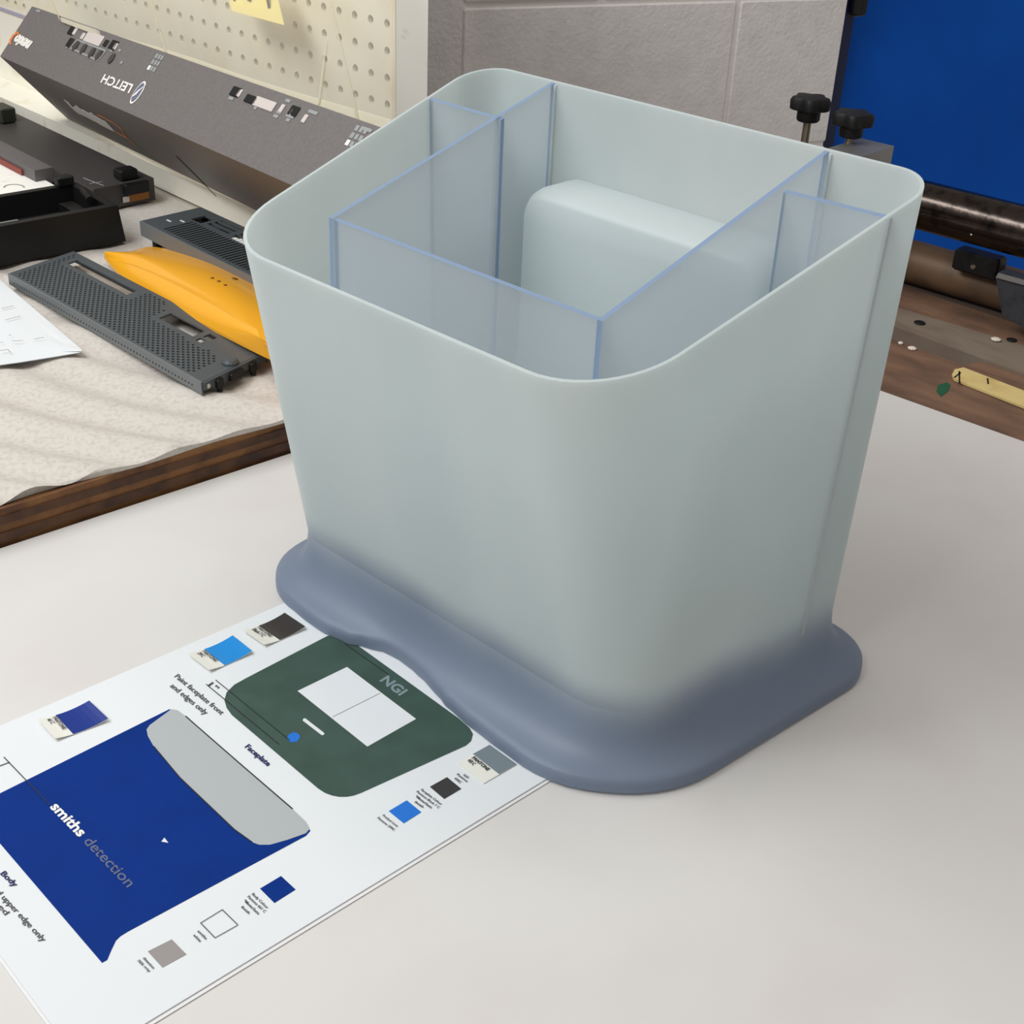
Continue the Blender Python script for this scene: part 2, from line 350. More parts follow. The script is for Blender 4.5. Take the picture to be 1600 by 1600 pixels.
for i in range(nu + 1):
    row = []
    t = i / nu * 3.5
    for j in range(nv + 1):
        s_ = (j / nv) ** 1.3 * 1.7
        wob = 0.006 * math.sin(t * 9) + 0.004 * math.sin(t * 23 + 1) if j == 0 else 0
        base_ = CORNER - dL * 2.6 - dR * (0.010 + s_); end_ = meet(base_, base_ + dL, PBL(0), PBL(1)); p = base_ + dL * min(t, (end_ - base_).length - .004 + .0001 * t)
        p = p + dR * wob
        rip = 0.0060 * math.sin((t * 0.92 + s_ * 0.40) * 62 + 1.2 * math.sin(s_ * 9)) * min(1, max(0, (1.9 - t) / 0.5 + 0.15)) + 0.0015 * math.sin(t * 31 + s_ * 17)
        row.append(Vector((p.x, p.y, ZB + 0.0075 + rip * (0.4 if j == 0 else 1))))
    rows.append(row)
fo.loft(rows, False)
bot = [[Vector((p.x, p.y, ZB + 0.0005)) for p in (r[0], r[-1])] for r in rows]
fo.loft([[r[0] for r in rows], [b_[0] for b_ in bot], [b_[1] for b_ in bot], [r[-1] for r in rows]], False)
tag(fo.build('packing_foam_sheet', M['foam'], smooth=True), 'rippled off-white packing foam sheet covering the plywood board', 'foam sheet')
ZF = ZB + 0.0115                                    # top of the foam

# pegboard back wall of the left bench
def PB(s_, z, out=0.0): return eP * s_ + nP * (cP + out) + UP * z
PITCHH = 0.0495; sR = -2.0615 + PITCHH / 2
pegw = thing('wall_back', PB(-3, ZB), 'cream pegboard back wall with rows of dark holes', 'wall'); del pegw['category']; struct(pegw)
na, nb = 44, 14; z_bot = 0.3342 - PITCHH / 2
def pk(i, j): return 'hole'
pb = MB(); cell_plate(pb, PB(sR - na * PITCHH, z_bot), eP * (na * PITCHH), UP * (nb * PITCHH), na, nb, pk, nP * 0.010, hole=0.172)
pb.build('pegboard', M['peg'], pegw)
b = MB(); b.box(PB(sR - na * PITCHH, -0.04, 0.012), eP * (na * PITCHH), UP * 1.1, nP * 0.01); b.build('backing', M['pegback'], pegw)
b = MB(); b.box(PB(sR - na * PITCHH, ZB + .0005, -0.002), eP * (na * PITCHH), UP * (z_bot - ZB), nP * 0.012); b.build('lower_board', M['cream'], pegw)
b = MB(); b.box(PB(sR - na * PITCHH, z_bot - 0.004, -0.006), eP * (na * PITCHH), UP * 0.008, nP * 0.008); b.build('edge_strip', mat('lilac_trim', (176, 172, 190), .5), pegw)
dE = V2(6); nE = Vector((-dE.y, dE.x, 0)); pe0 = PB(sR, -.04); we = (onp(668, 100, nE, pe0) - pe0).dot(dE)
b = MB(); b.box(pe0 + nE * .001, dE * we, UP * 1.1, nE * 0.05); b.build('end_board', M['white'], pegw)
b = MB(); b.box(PB(sR - na * PITCHH, ZB + .013, -0.108), eP * (na * PITCHH), UP * 0.05, nP * 0.105)
tag(b.build('timber_ledge', M['cream']), 'long cream stained timber ledge at the foot of the pegboard', 'ledge')

# block wall beyond, with a smooth pilaster and a blue panel
dW = V2(24); nW = Vector((-dW.y, dW.x, 0)); cW = 3.2293
def WB(s_, z, out=0.0): return dW * s_ + nW * (cW + out) + UP * z
cmu = thing('wall_right', WB(2.0, -0.9), 'grey painted concrete block wall behind the container', 'wall'); del cmu['category']; struct(cmu)
b = MB(); b.box(WB(1.235, -0.95, 0.012), dW * 1.135, UP * 2.2, nW * 0.2); b.build('mortar', M['mortar'], cmu)
BL, BH, J = 0.8125, 0.406, 0.014
zc = 0.432
for r_ in range(-2, 2):
    z0 = zc + r_ * BH + J / 2; z1 = z0 + BH - J
    s_ = 2.0274 - BL * 2 + (BL / 2 if r_ % 2 == 0 else 0)
    while s_ < 2.375:
        a_, c_ = max(s_ + J / 2, 1.246), min(s_ + BL - J / 2, 2.375)
        if c_ - a_ > 0.03:
            b = MB(); b.bbox(WB((a_ + c_) / 2, (z0 + z1) / 2, 0.05), dW * ((c_ - a_) / 2), UP * ((z1 - z0) / 2), -nW * 0.044, 0.004); b.build('concrete_block', M['cmu'], cmu)
        s_ += BL
b = MB(); b.box(WB(0.7, -0.95, -0.03), dW * 0.528, UP * 2.2, nW * 0.2)
struct(b.build('trim_1', M['cmu']), 'smooth grey pilaster between the pegboard and the block wall')
bp = thing('wall_far', WB(2.8, -0.95, .2), 'flat blue painted panel wall at the right', 'wall'); del bp['category']; struct(bp)
b = MB(); b.box(WB(2.43, -0.95, 0.10), dW * 1.8, UP * 2.2, nW * 0.03); b.build('blue_panel', M['blue'], bp)
b = MB(); b.box(WB(2.30, -0.95, 0.16), dW * 0.3, UP * 2.2, nW * 0.03); b.build('gap_shade_back', M['navy'], bp)  # dark sheet painting the shade at the back of the gap
b = MB(); b.box(WB(2.384, -0.95, 0.05), dW * 0.052, UP * 2.2, nW * 0.045); b.build('gap_shade_strip', M['navy'], bp)  # painted shade strip between block wall and blue panel, not a fitting
c = onp(1340, 10, nW, WB(0, 0, 0.03)); pt = thing('black_tube', Vector((c.x, c.y, c.z)), 'black capped tube end hanging at the corner of the blue panel', 'tube')
b = MB(); b.tube(c + UP * 0.5, onp(1340, 21, nW, WB(0, 0, .03)), 0.023, 16); b.build('tube', M['black'], pt)
b = MB(); b.tube(onp(1340, 21, nW, WB(0, 0, .03)), onp(1340, 23, nW, WB(0, 0, .03)), 0.020, 16); b.build('end_cap', M['chassis'], pt)

# ------------------------------------------------------------------ frosted container (the subject)
yaw = -0.7419; U = Vector((math.cos(yaw), math.sin(yaw), 0)); Vv = Vector((-math.sin(yaw), math.cos(yaw), 0)); O = Vector((-.02, 1.45, 0))
u0, u1, v0, v0b, v1, hf, kz, ee, u0b, u1b, sL, sRr = -0.2532, 0.3297, -0.2173, -0.1276, 0.2612, 0.4985, 0.2668, 0.0474, -0.2472, 0.3238, 0.116, 0.0939
ZBASE = 0.0045
def W(u, v, z): return O + U * u + Vv * v + UP * z
def rounded(poly, rads, n=12):
    out = []; k = len(poly)
    for i in range(k):
        a, b_, c_ = Vector(poly[i - 1]), Vector(poly[i]), Vector(poly[(i + 1) % k]); rad = rads[i]
        d1 = (a - b_).normalized(); d2 = (c_ - b_).normalized(); th = math.acos(max(-1, min(1, d1.dot(d2)))); t = rad / math.tan(th / 2)
        cen = b_ + (d1 + d2).normalized() * (rad / math.sin(th / 2)); p0 = b_ + d1 * t - cen; p1 = b_ + d2 * t - cen
        a0 = math.atan2(p0.y, p0.x); da = (math.atan2(p1.y, p1.x) - a0 + math.pi) % (2 * math.pi) - math.pi
        for j in range(n + 1): out.append(cen + Vector((math.cos(a0 + da * j / n), math.sin(a0 + da * j / n))) * rad)
        # extra points along the following straight side
        nx = Vector(poly[(i + 1) % k]); e_ = (nx - b_).normalized(); th2 = 0
        L_ = (nx - b_).length; r2 = rads[(i + 1) % k]
        st = b_ + d2 * t; en = nx - e_ * r2 * 1.02
        for j in range(1, 30): out.append(st.lerp(en, j / 30))
    return out
d = v1 - v0; db = v1 - v0b
def inset(poly, t):
    k = len(poly); out = []
    for i in range(k):
        a, b_, c_ = Vector(poly[i - 1]), Vector(poly[i]), Vector(poly[(i + 1) % k])
        d1 = (b_ - a).normalized(); d2 = (c_ - b_).normalized(); n1 = Vector((-d1.y, d1.x)); n2 = Vector((-d2.y, d2.x))
        bis = (n1 + n2).normalized(); out.append(b_ + bis * (t / bis.dot(n1)))
    return out
topP = [(u0, v0), (u1, v0), (u1 + sRr * d, v1), (u0 - sL * d, v1)]
botP = [(u0b, v0b), (u1b, v0b), (u1b + sRr * db, v1), (u0b - sL * db, v1)]
rt, rb = [.105, .105, .048, .05], [.060, .085, .04, .04]
TH = 0.004
def ztop(v): return hf + kz * (v - v0)
cont = thing('frosted_container', W(0.05, 0.05, ZBASE), 'large frosted translucent plastic container with slanted open top and blue-tinted foot rim', 'container')
def wall_rows(t, zlo):
    T = rounded(inset(topP, t), [max(.01, x - t) for x in rt]); B_ = rounded(inset(botP, t), [max(.01, x - t) for x in rb]); rows = []
    for j in range(25):
        s_ = j / 24; row = []
        for a, b_ in zip(T, B_):
            p = Vector(b_).lerp(a, s_); z = zlo + (ztop(a.y) - zlo) * s_; row.append(W(p.x, p.y, z))
        rows.append(row)
    return rows
ZW = 0.086
outer = wall_rows(0, ZW); inner = wall_rows(TH, ZW)
b = MB(); b.loft(inner[::-1] + [[p.lerp(q_, .5) + UP * .002 for p, q_ in zip(inner[-1], outer[-1])]][:0] + []); b.loft(outer); b.loft([outer[-1], inner[-1]])
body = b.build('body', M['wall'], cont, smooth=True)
# foot rim: concave flare with a scooped front edge
F0 = rounded(botP, rb); F1 = rounded(inset(botP, -ee), [.112, .155, .085, .10])
prof = [(0, ZW), (.03, .071), (.08, .059), (.16, .048), (.28, .039), (.44, .032), (.62, .027), (.80, .0235), (.92, .021), (.985, .018), (1.0, .013), (1.0, ZBASE)]
SC = [(-.3, 0), (-.19, 0), (-.165, -.003), (-.13, -.004), (-.088, .003), (-.062, .016), (-.042, .025), (-.0205, .028), (.005, .0265), (.033, .0222), (.064, .0145), (.095, .006), (.138, .0005), (.19, -.003), (.233, -.005), (.27, -.004), (.33, 0), (.6, 0)]
def scoop(p):                                       # front edge pulled in between two lobes
    if p.y > v0b: return 0
    for (x0_, y0_), (x1_, y1_) in zip(SC, SC[1:]):
        if x0_ <= p.x < x1_: t = (p.x - x0_) / (x1_ - x0_); t = t * t * (3 - 2 * t); return y0_ + (y1_ - y0_) * t
    return 0
rows = []; rows_in = []
for t, z in prof:
    rows.append([]); rows_in.append([])
    for a, c_ in zip(F0, F1):
        c2 = Vector((c_.x, c_.y + scoop(c_))); lift = scoop(c_) * 0.0
        p = a.lerp(c2, t); rows[-1].append(W(p.x, p.y, z + lift))
        p = a.lerp(c2, max(0, t - .08)); rows_in[-1].append(W(p.x, p.y, max(ZBASE, z - .010)))
cen = [W(p.x, p.y, ZW) for p in rounded(inset(botP, TH), [max(.01, x - TH) for x in rb])]
b = MB(); b.loft(rows); low = [W(p.x, p.y, ZBASE) for p in F0]
b.loft([rows[-1], [p.lerp(q_, .12) for p, q_ in zip(rows[-1], low)]])
b.loft([[p.lerp(q_, .12) for p, q_ in zip(rows[-1], low)]] + [[p for p in r] for r in rows_in[::-1][1:]] + [cen])
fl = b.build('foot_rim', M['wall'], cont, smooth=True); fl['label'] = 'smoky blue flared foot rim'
# inner sheets
def sheet(name, p, q_, th=0.008, zlo=0.09, drop=0.0, qlo=None):
    p, q_ = Vector(p), Vector(q_); dd = (q_ - p).normalized(); nn = Vector((-dd.y, dd.x)) * th / 2
    c_ = [p - nn, q_ - nn, q_ + nn, p + nn]; ql = Vector(qlo) if qlo else q_
    lo = [W(x.x, x.y, zlo) for x in (p - nn, ql - nn, ql + nn, p + nn)]; hi = [W(x.x, x.y, ztop(x.y) - drop) for x in c_]
    b = MB(); b.add(lo + hi, [[0, 1, 5, 4], [2, 3, 7, 6]], 0); b.add(lo + hi, [[4, 5, 6, 7], [1, 2, 6, 5], [3, 0, 4, 7], [3, 2, 1, 0]], 1)
    return b.build(name, [M['panel'], M['pedge']], cont)
A_, C_, Bv, Ev, Dv = -0.164, 0.2365, -0.1135, 0.156, 0.170
sheet('side_sheet', (A_, Bv - .004), (A_ - .010, v1 - TH), 0.006, drop=.001)
sheet('side_sheet', (C_, Bv - .004), (C_ - .004, v1 - TH), 0.006, drop=.001)
sheet('front_sheet', (A_ + .0045, Bv), (C_ - .0045, Bv), 0.005, drop=.003)
sheet('wing_sheet', (A_ + .0005, Ev), (u0 - sL * (Ev - v0) + TH * .9, Ev), 0.006, drop=.003, qlo=(u0b - sL * (Ev - v0b) + TH, Ev))
sheet('wing_sheet', (C_ + .0045, Dv), (u1 + sRr * (Dv - v0) - TH * .9, Dv + .004), 0.006, drop=.004, qlo=(u1b + sRr * (Dv - v0b) - TH, Dv + .004))
for sg, uT, uB, vv in ((1, u1 + sRr * (Dv - v0), u1b + sRr * (Dv - v0b), Dv + .004), (-1, u0 - sL * (Ev - v0), u0b - sL * (Ev - v0b), Ev)):
    b = MB(); rr_ = []
    for zz, uu in ((ZW - .02, uB), (ztop(vv) - .004, uT)):
        rr_.append([W(uu - sg * .003, vv - .003, zz), W(uu + sg * .0006, vv - .003, zz), W(uu + sg * .0006, vv + .0015, zz), W(uu - sg * .003, vv + .0015, zz)])
    b.loft(rr_, True, True); b.build('bond_line', M['bond'], cont)
# pale glue lines where the side sheets meet the back, and the moulded box on the back wall
for uu in (A_ - .006, C_ + .001):
    b = MB(); b.box(W(uu, v1 - TH - .003, .1), U * .003, Vv * .003, UP * (ztop(v1) - .1 - .004)); b.build('glue_line', M['box_in'], cont)
rad = .035; pr = []
ul, ur, zt = -0.152, 0.222, 0.512
for i in range(9): t = math.pi - math.pi / 2 * i / 8; pr.append((ul + rad + rad * math.cos(t), zt - rad + rad * math.sin(t)))
for i in range(9): t = math.pi / 2 - math.pi / 2 * i / 8; pr.append((ur - rad + rad * math.cos(t), zt - rad + rad * math.sin(t)))
pr = [(ul, 0.09)] + pr + [(ur, 0.09)]
b = MB(); cx = (ul + ur) / 2
def sec(vv, k): return [W(cx + (x - cx) * (1 - k * .06), vv, 0.09 + (z - 0.09) * (1 - k * .03)) for x, z in pr]
b.loft([sec(v1 - TH, 0), sec(0.205, .0), sec(.192, .18), sec(.184, .55), sec(.180, 1.0)], True, True); b.build('moulded_box', M['box_in'], cont, smooth=True)

# ------------------------------------------------------------------ printed drawing and swatch cards
ZP = 0.0030
g = lambda x, y, z=ZP: at(x, y, z)
pe = (g(850, 1219) - g(225, 1600)).normalized()
lowL = (g(225, 1600), g(850, 1219)); uppL = (g(0, 1134), g(438, 945)); endL = (g(0, 1491.7), g(80, 1600))
c1 = meet(*lowL, *endL); c2 = meet(*uppL, *endL); far = g(850, 1219) + pe * .05; pf = Vector((-pe.y, pe.x, 0))
c3 = meet(*lowL, far, far + pf); c4 = meet(*uppL, far, far + pf)
draw = thing('printed_drawing', c1.lerp(c3, .5) + Vector((0, 0, -.003)), 'white printed colour drawing sheet with blue body and green faceplate under the container', 'drawing')
b = MB(); b.prism([c1, c2, c4, c3], (0, 0, -.0012)); b.build('paper', M['paper'], draw)
b = MB(); off = -pf * .004 - pe * .003; b.prism([p + off + Vector((0, 0, -.0016)) for p in (c1, c2, c4, c3)], (0, 0, -.0010)); b.build('paper_under', M['paper2'], draw)
def area_(name, pts, mm, k=1, par=None): return flat(name, [g(x, y, ZP + .0002 * k) for x, y in pts], M[mm], par or draw, Vector((0, 0, .0002)))
bprint = area_('body_print', [(-47, 1263), (265, 1108), (485, 1298), (478, 1306), (200, 1455.6), (188, 1463), (181, 1470), (173.8, 1485), (167.5, 1500), (159.4, 1504.4)], 'ink_blue')
flap = [(268, 1108), (278, 1110), (290, 1119), (300, 1128), (378, 1196), (457, 1264), (478, 1284), (484, 1295), (478, 1302), (450, 1312), (422, 1320), (405, 1320), (394, 1316), (366, 1296), (281, 1215), (240, 1166), (231, 1150), (229, 1140), (234, 1133)]
area_('flap_print', flap, 'ink_grey', 2, bprint)
for i in range(3, 6): strip('outline', g(*flap[i - 1], ZP + .0006), g(*flap[i], ZP + .0006), .0014, M['ink_line'], draw)
for i in (13, 14, 15): strip('outline', g(*flap[i - 1], ZP + .0006), g(*flap[i], ZP + .0006), .0012, M['ink_line'], draw)
fprint = area_('faceplate_print', [(511, 994), (384, 1060), (366, 1070), (354, 1082), (350.6, 1094), (354, 1106), (362, 1117), (497, 1232), (508, 1239), (519, 1243), (530, 1245), (542, 1245), (553, 1243), (564, 1239), (728, 1165), (736, 1158), (739, 1147), (734, 1138), (716, 1122), (561, 1010), (545, 998), (530, 990)], 'ink_green')
area_('screen_print', [(465, 1079.7), (542.2, 1042.2), (650, 1123.4), (574, 1166.6)], 'paper', 2, fprint)
area_('slot_print', [(473, 1126), (474, 1123), (477, 1122.5), (506, 1145), (507, 1147.5), (503, 1149)], 'paper', 2, fprint)
strip('fold_line', g(520, 1120, ZP + .0008), g(594, 1083, ZP + .0008), .0005, M['ink_grey'], draw)
area_('logo_spot', [(449, 1152), (452, 1147), (460, 1144), (467, 1147), (469, 1152), (464, 1159), (455, 1160), (450, 1157)], 'ink_cyan', 2, fprint)
for p_, q_ in (((337, 1062.5), (453, 1157)), ((322, 1069), (436, 1163)), ((6, 1183), (78, 1258)), ((-20, 1204), (15, 1191)), ((539, 1006), (607, 1054))):
    strip('dimension_line', g(*p_, ZP + .0007), g(*q_, ZP + .0007), .0009, M['ink_line'], draw)
area_('small_mark', [(252, 1315), (257, 1309), (263, 1317)], 'paper', 2)
def T(s_, p0, p1, top, mm='ink_txt', thick=0.012, name='lettering'):
    return text(name, s_, g(*p0, ZP), g(*p1, ZP), g(*top, ZP), M[mm], draw, lift=.0008, thick=thick)
T('smiths', (78, 1262), (124, 1309), (92, 1253), 'white_ink', .03)
T('detection', (130, 1316), (199, 1388), (145, 1307), 'ink_detect', .008)
T('NGI', (593, 1064), (625, 1088), (606, 1056), 'ink_sheen', .035)
T('Paint faceplate front', (272, 1058), (345, 1118), (279, 1053.5))
T('and edges only', (265, 1073), (320, 1118), (272, 1068))
T('Faceplate', (382, 1168), (418, 1198), (389, 1163), 'ink_navy', .03)
T('1"', (325, 1071), (336, 1080), (332, 1066))
T('Body', (0, 1366), (22, 1387), (8, 1361), 'ink_navy', .03)
T('and upper edge only', (-15, 1386), (66, 1473), (-7, 1381))
T('ed', (-4, 1418), (8, 1431), (4, 1413))
for c_, mm in zip(([(230.9, 1486.6), (268.4, 1467.8), (291.3, 1491.3), (253.8, 1511.9)], [(406.3, 1388.5), (439.1, 1368.8), (461.9, 1390), (428.8, 1411)], [(607.4, 1267.4), (635.6, 1250.6), (658.4, 1269.1), (630.9, 1286.6)], [(671.6, 1229.4), (698.4, 1214.4), (720.9, 1232.6), (694.1, 1248.5)]), ('ink_mid', 'ink_blue', 'ink_cyan', 'ink_dark')):
    area_('swatch_print', c_, mm)
sq = [(313.4, 1442.1), (347.2, 1421.3), (371.6, 1445.3), (335.9, 1465.4)]
for i in range(4): strip('swatch_outline', g(*sq[i - 1], ZP + .0005), g(*sq[i], ZP + .0005), .0008, M['ink_txt' if i % 2 == 0 else 'ink_mid'], draw)
tiny = [('Body Colour', (393, 1398), (417, 1421), 4), ('Pantone 661 C', (386, 1402), (413, 1427), 4), ('*Matte/Satin', (380, 1408), (403, 1430), 4), ('finish', (376, 1418), (388, 1429), 4),
        ('smiths', (308, 1456), (321, 1469), 4), ('white', (301, 1462), (312, 1473), 4), ('detection', (223, 1498), (239, 1515), 4), ('70% grey', (214, 1502), (233, 1520), 4),
        ('Product Logo', (597, 1275), (620, 1293), 3.5), ('Pantone 299C', (589, 1279), (615, 1299), 3.5),
        ('Faceplate Colour', (657, 1235), (689, 1259), 3.5), ('Pantone Black 7 C', (650, 1238), (685, 1264), 3.5), ('*Matte/Satin', (648, 1245), (673, 1264), 3.5), ('finish', (647, 1254), (660, 1263), 3.5),
        ('NGI', (723, 1212), (730, 1217), 3.5), ('Pantone', (713, 1211), (729, 1223), 3.5), ('430C', (709, 1217), (719, 1225), 3.5)]
for s_, p0, p1, h in tiny: T(s_, p0, p1, (p0[0] + h * .9, p0[1] - h * .62), 'ink_txt', .02)
for nm, lab, cc, ct, mm, txt in (
    ('navy', 'curled navy blue colour swatch card above the blue body print', [(86.7, 1118), (140, 1099), (169.5, 1127), (115.6, 1147)], [(60, 1128), (86.7, 1158)], 'chip_navy', '661 C'),
    ('sky', 'sky blue colour swatch card beside the green faceplate print', [(319, 1015), (364, 997), (394, 1021), (351, 1040)], [(294, 1025), (327, 1050.6)], 'chip_sky', '299 C'),
    ('black', 'black colour swatch card touching the container rim', [(404, 977.6), (445, 961.6), (477, 983), (436, 1002)], [(380, 988), (413, 1011)], 'chip_black', 'Black 7 C'),
    ('grey', 'slate grey colour swatch card half hidden under the container', [(740, 1179), (765, 1164), (807, 1194), (777.5, 1211)], [(716, 1191), (756, 1224)], 'chip_grey', '430 C')):
    zc_ = ZP + .0012
    P0, P1, P2, P3 = [g(*p, zc_) for p in (ct[0], cc[1], cc[2], ct[1])]
    card = thing('swatch_card', P0.lerp(P2, .5) + Vector((0, 0, -.001)), lab, 'swatch card', 'colour swatch cards on the drawing')
    curl = 0.0 if nm == 'grey' else .004
    f_ = (g(*cc[0], zc_) - P0).length / (P1 - P0).length
    bend = lambda t: Vector((0, 0, curl * (2 * t - 1) ** 2))
    def seg(t0, t1, lift, th):
        bb = MB(); n_ = 6; rws = []
        for i in range(n_ + 1):
            t = t0 + (t1 - t0) * i / n_; a, c_ = P0.lerp(P1, t) + bend(t), P3.lerp(P2, t) + bend(t); l = Vector((0, 0, lift)); h = Vector((0, 0, lift - th))
            rws.append([a + l, c_ + l, c_ + h, a + h])
        bb.loft(rws, True, True); return bb
    cbody = seg(0, 1, 0, .0008).build('card', M['chip'], card)
    seg(f_, 1, .0004, .0004).build('colour_patch', M[mm], cbody)
    dv = (P3 - P0); du = (P1 - P0) * f_; t_ = f_ * .5
    for k, s_ in enumerate(('PANTONE', txt)):
        o_ = P0 + du * (.72 - .30 * k) + dv * .10 + bend(.15); w_ = .62 if k == 0 else (.24 if nm != 'black' else .5)
        text('card_lettering', s_, o_, o_ + dv * w_, o_ + du * .22, M['ink_line'], cbody, lift=.0008, thick=.03)

# ------------------------------------------------------------------ things on the foam
def px3(pts, z): return [at(x, y, z) for x, y in pts]
# perforated charcoal panel
zt = ZF + .026
NL, FL_, NR = at(14, 427, zt), at(113, 393, zt), at(316, 597, zt)
Aax, Bax = NR - NL, FL_ - NL
def ab(x, y):
    p = at(x, y, zt) - NL; det = Aax.x * Bax.y - Aax.y * Bax.x
    return ((p.x * Bax.y - p.y * Bax.x) / det, (Aax.x * p.y - Aax.y * p.x) / det)
pp = thing('perforated_panel', NL + Aax * .5 + Bax * .5 + Vector((0, 0, -.026)), 'long charcoal perforated panel with cut-out windows lying on the foam', 'panel')
wins = [[ab(*p) for p in w_] for w_ in ([(112, 411), (125, 405), (207, 457), (196, 461)], [(249, 497), (270, 490), (319, 518), (304, 525)], [(305, 530), (314, 526), (321, 532), (312, 537)], [(320, 524), (329, 522), (337, 528), (328, 533)])]
wins = [(lambda a0, a1, b0_, b1_: [(a0, b0_), (a0, b1_), (a1, b1_), (a1, b0_)])((w_[0][0] + w_[1][0]) / 2, (w_[2][0] + w_[3][0]) / 2, (w_[0][1] + w_[3][1]) / 2, (w_[1][1] + w_[2][1]) / 2) for w_ in wins]
NA, NB = 84, 26
def inflate(w_, k):
    cx_, cy_ = sum(p[0] for p in w_) / 4, sum(p[1] for p in w_) / 4
    return [(p[0] + (k if p[0] > cx_ else -k) * .35, p[1] + (k if p[1] > cy_ else -k)) for p in w_]
big = [inflate(w_, .09) for w_ in wins]
def pkind(i, j):
    c_ = ((i + .5) / NA, (j + .5) / NB)
    if any(inside(c_, w_) for w_ in wins): return 'void'
    if i < 2 or i > NA - 6 or j < 1 or j > NB - 2: return 'solid'
    if any(inside(c_, w_) for w_ in big): return 'solid'
    if c_[0] > .55 and c_[1] > .82 - (c_[0] - .55) * .9: return 'solid'
    return 'hole' if (i + j) % 2 == 0 else 'solid'
b = MB(); cell_plate(b, NL, Aax, Bax, NA, NB, pkind, Vector((0, 0, -.003)), hole=.47, sy=.47 / .47); b.build('top_plate', M['darkgrey'], pp)
def sk(i, j): return 'hole' if j == 1 and i % 2 == 0 and 2 < i < 128 else 'solid'
na_ = Aax.normalized(); nb_ = Bax.normalized()
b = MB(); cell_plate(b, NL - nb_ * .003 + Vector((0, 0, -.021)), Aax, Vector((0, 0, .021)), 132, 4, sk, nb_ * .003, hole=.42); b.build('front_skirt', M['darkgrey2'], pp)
b = MB(); b.box(FL_ + Vector((0, 0, -.021)), Aax, nb_ * .003, (0, 0, .021)); b.box(NL + Vector((0, 0, -.021)), Bax, na_ * .003, (0, 0, .018)); b.build('back_skirt', M['darkgrey'], pp)
b = MB(); b.box(NR + na_ * .0005 + Vector((0, 0, -.014)), Bax, na_ * .004, (0, 0, .0135)); b.build('end_flange', M['darkgrey'], pp)
for t in (.22, .74):
    c_ = NR + Bax * t + na_ * .006; b = MB(); b.bbox(c_ + Vector((0, 0, -.012)), na_ * .005, nb_ * .008, Vector((0, 0, .008)), .002); b.tube(c_ + Vector((0, 0, -.018)), c_ + Vector((0, 0, -.0262)), .005, 10); b.build('foot', M['black'], pp)
b = MB(); c_ = NR + Bax * .48 + na_ * .004; b.bbox(c_ + Vector((0, 0, -.012)), na_ * .008, nb_ * .017, Vector((0, 0, .007)), .002); b.build('latch', M['black'], pp)
b = MB(); b.lathe(NR + Bax * .50 - na_ * .014, UP, [(.014, 0), (.014, .004), (.011, .008), (.005, .009)], 16); b.build('thumb_screw', M['darkgrey'], pp)
b = MB(); b.lathe(NR + Bax * .06 + na_ * .0005 + Vector((0, 0, -.009)), na_, [(.005, 0), (.004, .0045)], 10); b.build('rivet', M['lens'], pp)

# grille panel
zt = ZF + .056
NL, FL_, NR = at(220, 345, zt), at(312, 324, zt), at(388, 428, zt)
Aax, Bax = (NR - NL) * 1.45, FL_ - NL
gp = thing('grille_panel', NL + Aax * .5 + Bax * .5 + Vector((0, 0, -.056)), 'charcoal slotted grille cover standing raised behind the orange piece', 'grille cover')
NA, NB = 96, 28
def gk(i, j):
    a_, b_ = i / NA, j / NB
    if i < 2 or i > NA - 3 or j < 2 or j > NB - 3: return 'solid'
    if .09 < a_ < .15 and .60 < b_ < .84: return 'void'
    if a_ > .12 and b_ < .56: return 'void' if i % 2 == 0 and .06 < b_ else 'solid'
    if b_ > .62 and a_ > .17:
        gidx = ((a_ - .17) / .165) % 1.0
        return 'void' if gidx < .84 and j % 3 != 0 else 'solid'
    return 'solid'
b = MB(); cell_plate(b, NL, Aax, Bax, NA, NB, gk, Vector((0, 0, -.004))); b.build('slotted_top', M['darkgrey'], gp)
na_ = Aax.normalized(); nb_ = Bax.normalized()
b = MB(); b.box(NL + Aax * .18 + Bax * .03 + Vector((0, 0, -.020)), Aax * .8, Bax * .94, (0, 0, .003)); b.build('slot_shade_plate', M['black'], gp)  # black plate added to put shade inside the slots
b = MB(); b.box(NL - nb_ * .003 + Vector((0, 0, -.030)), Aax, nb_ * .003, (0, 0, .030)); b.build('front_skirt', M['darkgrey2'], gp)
b = MB(); b.box(NL + Vector((0, 0, -.030)), Bax, na_ * .003, (0, 0, .026)); b.box(FL_ + Vector((0, 0, -.030)), Aax, nb_ * .003, (0, 0, .030)); b.build('side_skirt', M['darkgrey'], gp)
for t, w_ in ((.06, .1), (.06, .9), (.94, .1), (.94, .9)):
    c_ = NL + Aax * t + Bax * w_; b = MB(); b.bbox(c_ + Vector((0, 0, -.0295)), na_ * .008, nb_ * .008, Vector((0, 0, .0262)), .002); b.build('foot', M['black'], gp)
for k in range(9):
    p_ = NL + Aax * (.365 + .022 * k) + Bax * .60; b = MB(); b.box(p_ + Vector((0, 0, .0002)), na_ * .011, nb_ * (.010 + .004 * (k % 2)), (0, 0, .0006)); b.build('white_logo_mark', M['white_ink'], gp)
for t in (.05, .085): b = MB(); b.box(NL + Aax * t + Bax * (.3 + (t - .05) * 4) + Vector((0, 0, .0002)), na_ * .016, nb_ * .004, (0, 0, .0005)); b.build('white_label_mark', M['white_ink'], gp)

